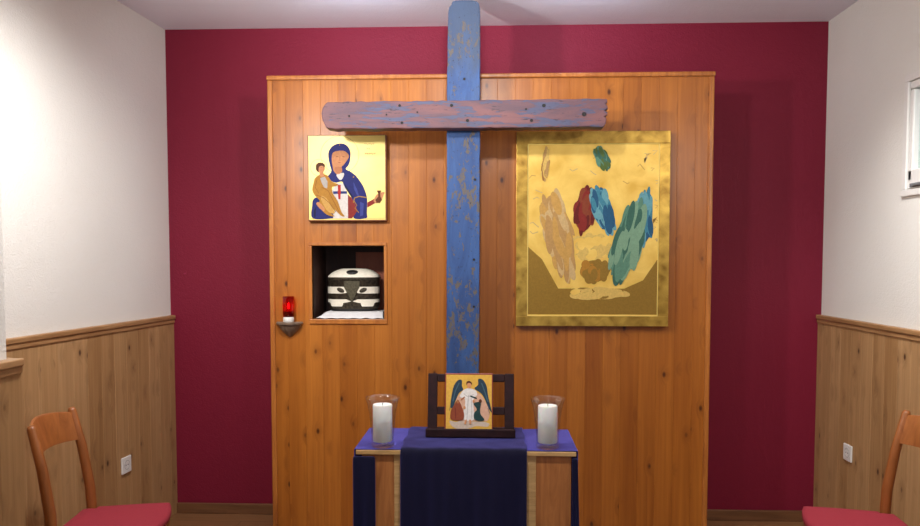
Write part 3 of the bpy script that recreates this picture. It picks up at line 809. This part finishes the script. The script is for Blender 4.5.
# ------------------------------------------------------------------ book stand with the small icon
BX, BY, BZ = -.072, 2.775, TZ+.0115
bs = thing('book_stand', 'dark wooden tilted book stand on the altar table', 'book stand', (BX, BY, BZ))
TILT = Matrix.Translation((0, .03, .012)) @ Matrix.Rotation(-.2, 4, 'X')
def part(name, a, b, bev=.003, mat=None, T=TILT, par=bs, m='dark_wood'):
    bm = BM(); box(bm, a, b, bev, 2, 0, T); return mesh_obj(name, bm, M[m], par)
part('side_upright', (-.164, 0, .0), (-.128, .014, .222)); part('side_upright', (.128, 0, .0), (.164, .014, .222))
part('top_rail', (-.128, .001, .19), (.128, .013, .22)); part('middle_rail', (-.128, .001, .066), (.128, .013, .096)); part('bottom_rail', (-.128, .001, .0), (.128, .013, .02))
part('ledge', (-.168, -.002, -.0), (.168, .05, .012), .003, T=Matrix.Identity(4))
part('ledge_lip', (-.168, -.01, 0), (.168, .002, .033), .004, T=Matrix.Identity(4))
part('support_leg', (-.04, .11, 0), (.04, .12, .19), .003, T=Matrix.Rotation(.12, 4, 'X'))
ic = thing('icon', 'small red-edged icon of a dark-winged angel propped on the book stand', 'icon', (BX-.007, BY+.026, BZ+.0128))
IT = Matrix.Rotation(-.2, 4, 'X')
iw, ih = .182, .222
bm = BM(); box(bm, (-iw/2, -.013, 0), (iw/2, 0, ih), .002, 2, 0, IT); mesh_obj('icon_board', bm, M['oxide_border'], ic)
fx = lambda u, v: (-.5*iw+(u-48)/(425-48)*iw, ih-(v-30)/(490-30)*ih)
bm_layers = [('gilt', rect(58, 42, 416, 476)),
  ('gilt', ellipse(238, 115, 36, 36)), ('cloud', spline([(85, 400), (140, 410), (190, 390), (260, 405), (340, 405), (395, 420), (380, 445), (300, 440), (250, 455), (180, 470), (110, 445)], 4)),
  ('pink', spline([(150, 210), (230, 170), (320, 190), (375, 270), (400, 340), (380, 400), (330, 400), (180, 400), (130, 330)], 4)),
  ('slate', spline([(180, 85), (150, 85), (118, 130), (100, 210), (92, 290), (110, 300), (135, 240), (160, 185), (192, 160), (182, 130)], 4)),
  ('slate', spline([(310, 75), (345, 80), (375, 130), (388, 210), (410, 300), (415, 335), (390, 300), (360, 230), (330, 185), (280, 150), (308, 120)], 4)),
  ('slate_hi', stroke([(160, 105), (130, 170), (112, 250)], 8)), ('slate_hi', stroke([(335, 105), (360, 170), (385, 250)], 8)),
  ('white', spline([(190, 165), (235, 148), (290, 165), (300, 200), (275, 230), (275, 310), (285, 380), (250, 400), (205, 395), (190, 350), (205, 290), (205, 230), (165, 215)], 4)),
  ('grey', stroke([(235, 200), (228, 280), (222, 390)], 5)), ('grey', stroke([(255, 220), (258, 300), (262, 390)], 4)), ('grey', stroke([(195, 190), (230, 215), (275, 195)], 5)),
  ('skin', spline([(222, 112), (236, 98), (254, 110), (254, 132), (240, 150), (226, 138)], 4)), ('hair', spline([(216, 120), (218, 98), (238, 90), (258, 102), (258, 122), (248, 108), (228, 108)], 4)),
  ('skin_dk', stroke([(205, 215), (175, 240)], 9)), ('forest', stroke([(248, 208), (300, 226)], 10)),
  ('rust', spline([(145, 240), (165, 255), (185, 300), (200, 350), (185, 395), (100, 390), (95, 330), (115, 290)], 4)), ('skin_dk', ellipse(150, 252, 11, 15)), ('red_dk', stroke([(130, 300), (135, 385)], 6)), ('skin', ellipse(203, 298, 9, 12)),
  ('forest', spline([(275, 270), (300, 255), (330, 260), (325, 310), (330, 350), (358, 390), (320, 400), (280, 385), (278, 340), (300, 310)], 4)), ('hair', ellipse(326, 246, 12, 14)), ('skin', ellipse(274, 248, 9, 12)),
  ('skin', spline([(210, 395), (222, 392), (215, 425), (202, 422)], 3)), ('skin', spline([(240, 395), (254, 392), (256, 422), (244, 425)], 3)),
  ('slate', stroke([(395, 290), (412, 325)], 3)), ('slate', stroke([(385, 300), (400, 340)], 3)), ('slate', stroke([(95, 280), (85, 320)], 3))]
pt = painting('icon_painting', bm_layers, PM, fx, -.013, ic, .00012)
for v_ in pt.data.vertices: v_.co = IT @ v_.co

# ------------------------------------------------------------------ sockets
def sock(loc, rz, label):
    t = thing('wall_socket', label, 'socket', loc, rz, 'wall sockets')
    bm = BM(); box(bm, (-.041, -.009, -.041), (.041, 0, .041), .004); pl_ = mesh_obj('socket_plate', bm, M['white_plastic'], t)
    rx = Matrix.Rotation(PI/2, 3, 'X')
    bm = BM(); lathe(bm, [(.0235, .0085), (.0235, .0105), (.0205, .0105), (.0195, .0025), (0, .0022)], 28); bmesh.ops.rotate(bm, cent=(0, 0, 0), matrix=rx, verts=bm.verts)
    mesh_obj('socket_well', bm, plain('socket_grey', (190, 188, 184), .4), t, autosmooth=40)
    for s_ in (-1, 1):
        bm = BM(); lathe(bm, [(0, .0096), (.0032, .0096), (.0032, .004), (0, .004)], 12); bmesh.ops.rotate(bm, cent=(0, 0, 0), matrix=rx, verts=bm.verts); bmesh.ops.translate(bm, vec=(s_*.0095, 0, 0), verts=bm.verts)
        mesh_obj('pin_hole', bm, M['dark_hole'], t)
    return t
s0 = sock(SPLAY @ Vector((XL+.0185, 3.575, .412)), PI/2-math.radians(4.2), 'white wall socket on the left wainscot, near the left chair')
copy_thing(s0, (XR-.0185, 3.705, .475), -PI/2, 'white wall socket on the right wainscot, near the right chair')

# ------------------------------------------------------------------ chairs (front is +x)
ch = thing('chair', 'orange beech chair with red padded seat against the left wainscot', 'chair', (-1.388, 2.715, 0), math.radians(8), 'red padded chairs')
ch.scale = (.955, .955, .955)
for s in (-1, 1):
    bm = BM()
    tube(bm, [(-.215, .185*s, .001), (-.19, .186*s, .2), (-.172, .188*s, .42), (-.178, .186*s, .55), (-.204, .181*s, .72), (-.238, .177*s, .868), (-.241, .1765*s, .88)], [.014, .017, .0205, .0205, .019, .0165, .011], 14)
    mesh_obj('rear_leg', bm, M['chair_wood'], ch, smooth=True)
    bm = BM(); tube(bm, [(.118, .178*s, .001), (.112, .178*s, .2), (.105, .178*s, .418)], [.013, .0165, .019], 14)
    mesh_obj('front_leg', bm, M['chair_wood'], ch, smooth=True)
    bm = BM(); tube(bm, [(-.19, .186*s, .2), (.112, .178*s, .2)], [.009, .009], 10); mesh_obj('stretcher', bm, M['chair_wood'], ch, smooth=True)
bm = BM(); rows = []
for i in range(21):                                   # curved back slat with arched top edge
    t = i/20*2-1
    y = t*.172; cx = -.05*(1-t*t)
    zt = .862+.02*(1-t*t); zb = .748+.008*(1-t*t)
    lean = lambda z: -.204-.034*(z-.72)/.148
    rows.append([bm.verts.new((lean(z)+cx+dx, y, z)) for z, dx in ((zb, -.007), (zb, .007), (zt-.006, .007), (zt, .002), (zt, -.003), (zt-.006, -.007))])
for A, B in zip(rows, rows[1:]):
    for i in range(6): bm.faces.new((A[i], A[(i+1) % 6], B[(i+1) % 6], B[i]))
bm.faces.new(rows[0][::-1]); bm.faces.new(rows[-1])
mesh_obj('back_slat', bm, M['chair_wood'], ch, autosmooth=50)
def seat_outline(g=0):
    """plan of the seat, front bowed, narrower at the back"""
    pts = []
    for i in range(13):
        t = i/12*2-1; pts.append((.136+.042*(1-t*t)-g, t*(.212-g)))
    pts += [(.03, .208-g), (-.08, .196-g), (-.15, .186-g)]
    if g < .012:
        pts += [(-.15, .162), (-.2, .16), (-.2, -.16), (-.15, -.162)]
    else: pts += [(-.19, .15-g*.5), (-.19, -.15+g*.5)]
    pts += [(-.15, -.186+g), (-.08, -.196+g), (.03, -.208+g)]
    return pts
def ring_solid(bm, rings):
    R_ = [[bm.verts.new(p) for p in r] for r in rings]
    n_ = len(R_[0])
    for A, B in zip(R_, R_[1:]):
        for i in range(n_): bm.faces.new((A[i], A[(i+1) % n_], B[(i+1) % n_], B[i]))
    bm.faces.new(R_[0][::-1]); bm.faces.new(R_[-1])
bm = BM(); o_ = seat_outline(.006)
ring_solid(bm, [[(x, y, .405) for x, y in o_], [(x, y, .432) for x, y in o_]])
mesh_obj('seat_frame', bm, M['chair_wood'], ch)
bm = BM(); o_ = seat_outline(0)
def scl(f, z): return [(x*f-(1-f)*.02, y*f, z) for x, y in o_]
ring_solid(bm, [scl(.985, .4325), scl(1, .44), scl(1, .45), scl(.985, .459), scl(.93, .464), scl(.75, .468), scl(.4, .470)])
mesh_obj('seat_cushion', bm, M['cushion'], ch, autosmooth=50)
copy_thing(ch, (1.352, 2.775, 0), PI-math.radians(6.5), 'orange beech chair with red padded seat against the right wainscot')

# ------------------------------------------------------------------ inferred room lamps and added fill lights, all out of frame
def lamp(kind, name, loc, power, color=(1, 1, 1), size=.1, rot=(0, 0, 0), **kw):
    l = bpy.data.lights.new(name, kind); l.energy = power; l.color = color
    if kind == 'AREA': l.size = size
    else: l.shadow_soft_size = size
    for k, v in kw.items(): setattr(l, k, v)
    o = bpy.data.objects.new(name, l); COL.objects.link(o); o.location = loc; o.rotation_euler = rot
    return o
def spot(name, loc, target, power, color, size, angle, blend):
    q = (Vector(target)-Vector(loc)).to_track_quat('-Z', 'Y').to_euler()
    return lamp('SPOT', name, loc, power, color, size, q, spot_size=math.radians(angle), spot_blend=blend)
spot('sconce_light', (-1.1, 2.22, 2.16), (.1, 3.74, 2.1), 84, (1, .97, .92), .05, 150, 1)
spot('sconce_light', (1.45, 1.6, 2.14), (.3, 3.74, 2.0), 24, (1, .97, .92), .08, 150, 1)
spot('pendant_light', (-.08, 2.35, 2.45), (-.08, 3.74, 2.2), 46, (1, .97, .94), .05, 130, 1)
spot('altar_fill', (-.08, 2.1, 2.6), (-.08, 2.68, .8), 125, (1, .98, .96), .04, 44, 1)  # added spot to brighten the candles and table top, no known lamp
spot('wall_fill', (-.95, 2.4, 2.5), (-1.85, 2.8, 1.0), 100, (1, .98, .95), .1, 118, 1)  # added spot that brightens the lower left wall and wainscot
spot('wall_fill', (1.0, 2.4, 2.5), (1.78, 2.75, 1.2), 115, (1, .98, .95), .1, 96, 1)  # mirrored spot, added to brighten the right wall
for x_ in (-.6, .42): spot('ceiling_glow_fill', (x_, 3.2, 2.56), (x_, 3.7, 2.9), 19, (.7, .8, 1), .04, 120, 1)  # added bluish uplights imitating lens glow on the ceiling
lamp('AREA', 'room_fill', (0, -1.2, 2.64), 10, (.96, .97, 1), .7)  # unseen fill behind the camera, stands in for the room's other lamps
lamp('AREA', 'cool_fill', (.6, -2.9, 1.6), 14, (.72, .84, 1), 1.4, (math.radians(98), 0, 0))  # added bluish fill behind the camera to lift the ceiling, no window there
w = bpy.data.worlds.new('sky'); SC.world = w; w.use_nodes = True
nt = w.node_tree; bg = nt.nodes['Background']; bg.inputs[0].default_value = (.75, .88, 1, 1); bg.inputs[1].default_value = 1.3

# ------------------------------------------------------------------ camera
cam = bpy.data.cameras.new('camera'); co = bpy.data.objects.new('camera', cam); COL.objects.link(co)
cam.sensor_width = 36; cam.lens = 750/920*36; cam.clip_start = .02
co.location = (0, 0, 1.41); co.rotation_euler = (math.radians(90-3.0), 0, math.atan(30/750))
cam.shift_y = (301-263)/920
SC.camera = co
vs = SC.view_settings; vs.view_transform = 'Standard'; vs.look = 'None'; vs.exposure = .06; vs.gamma = 1; vs.use_curve_mapping = False
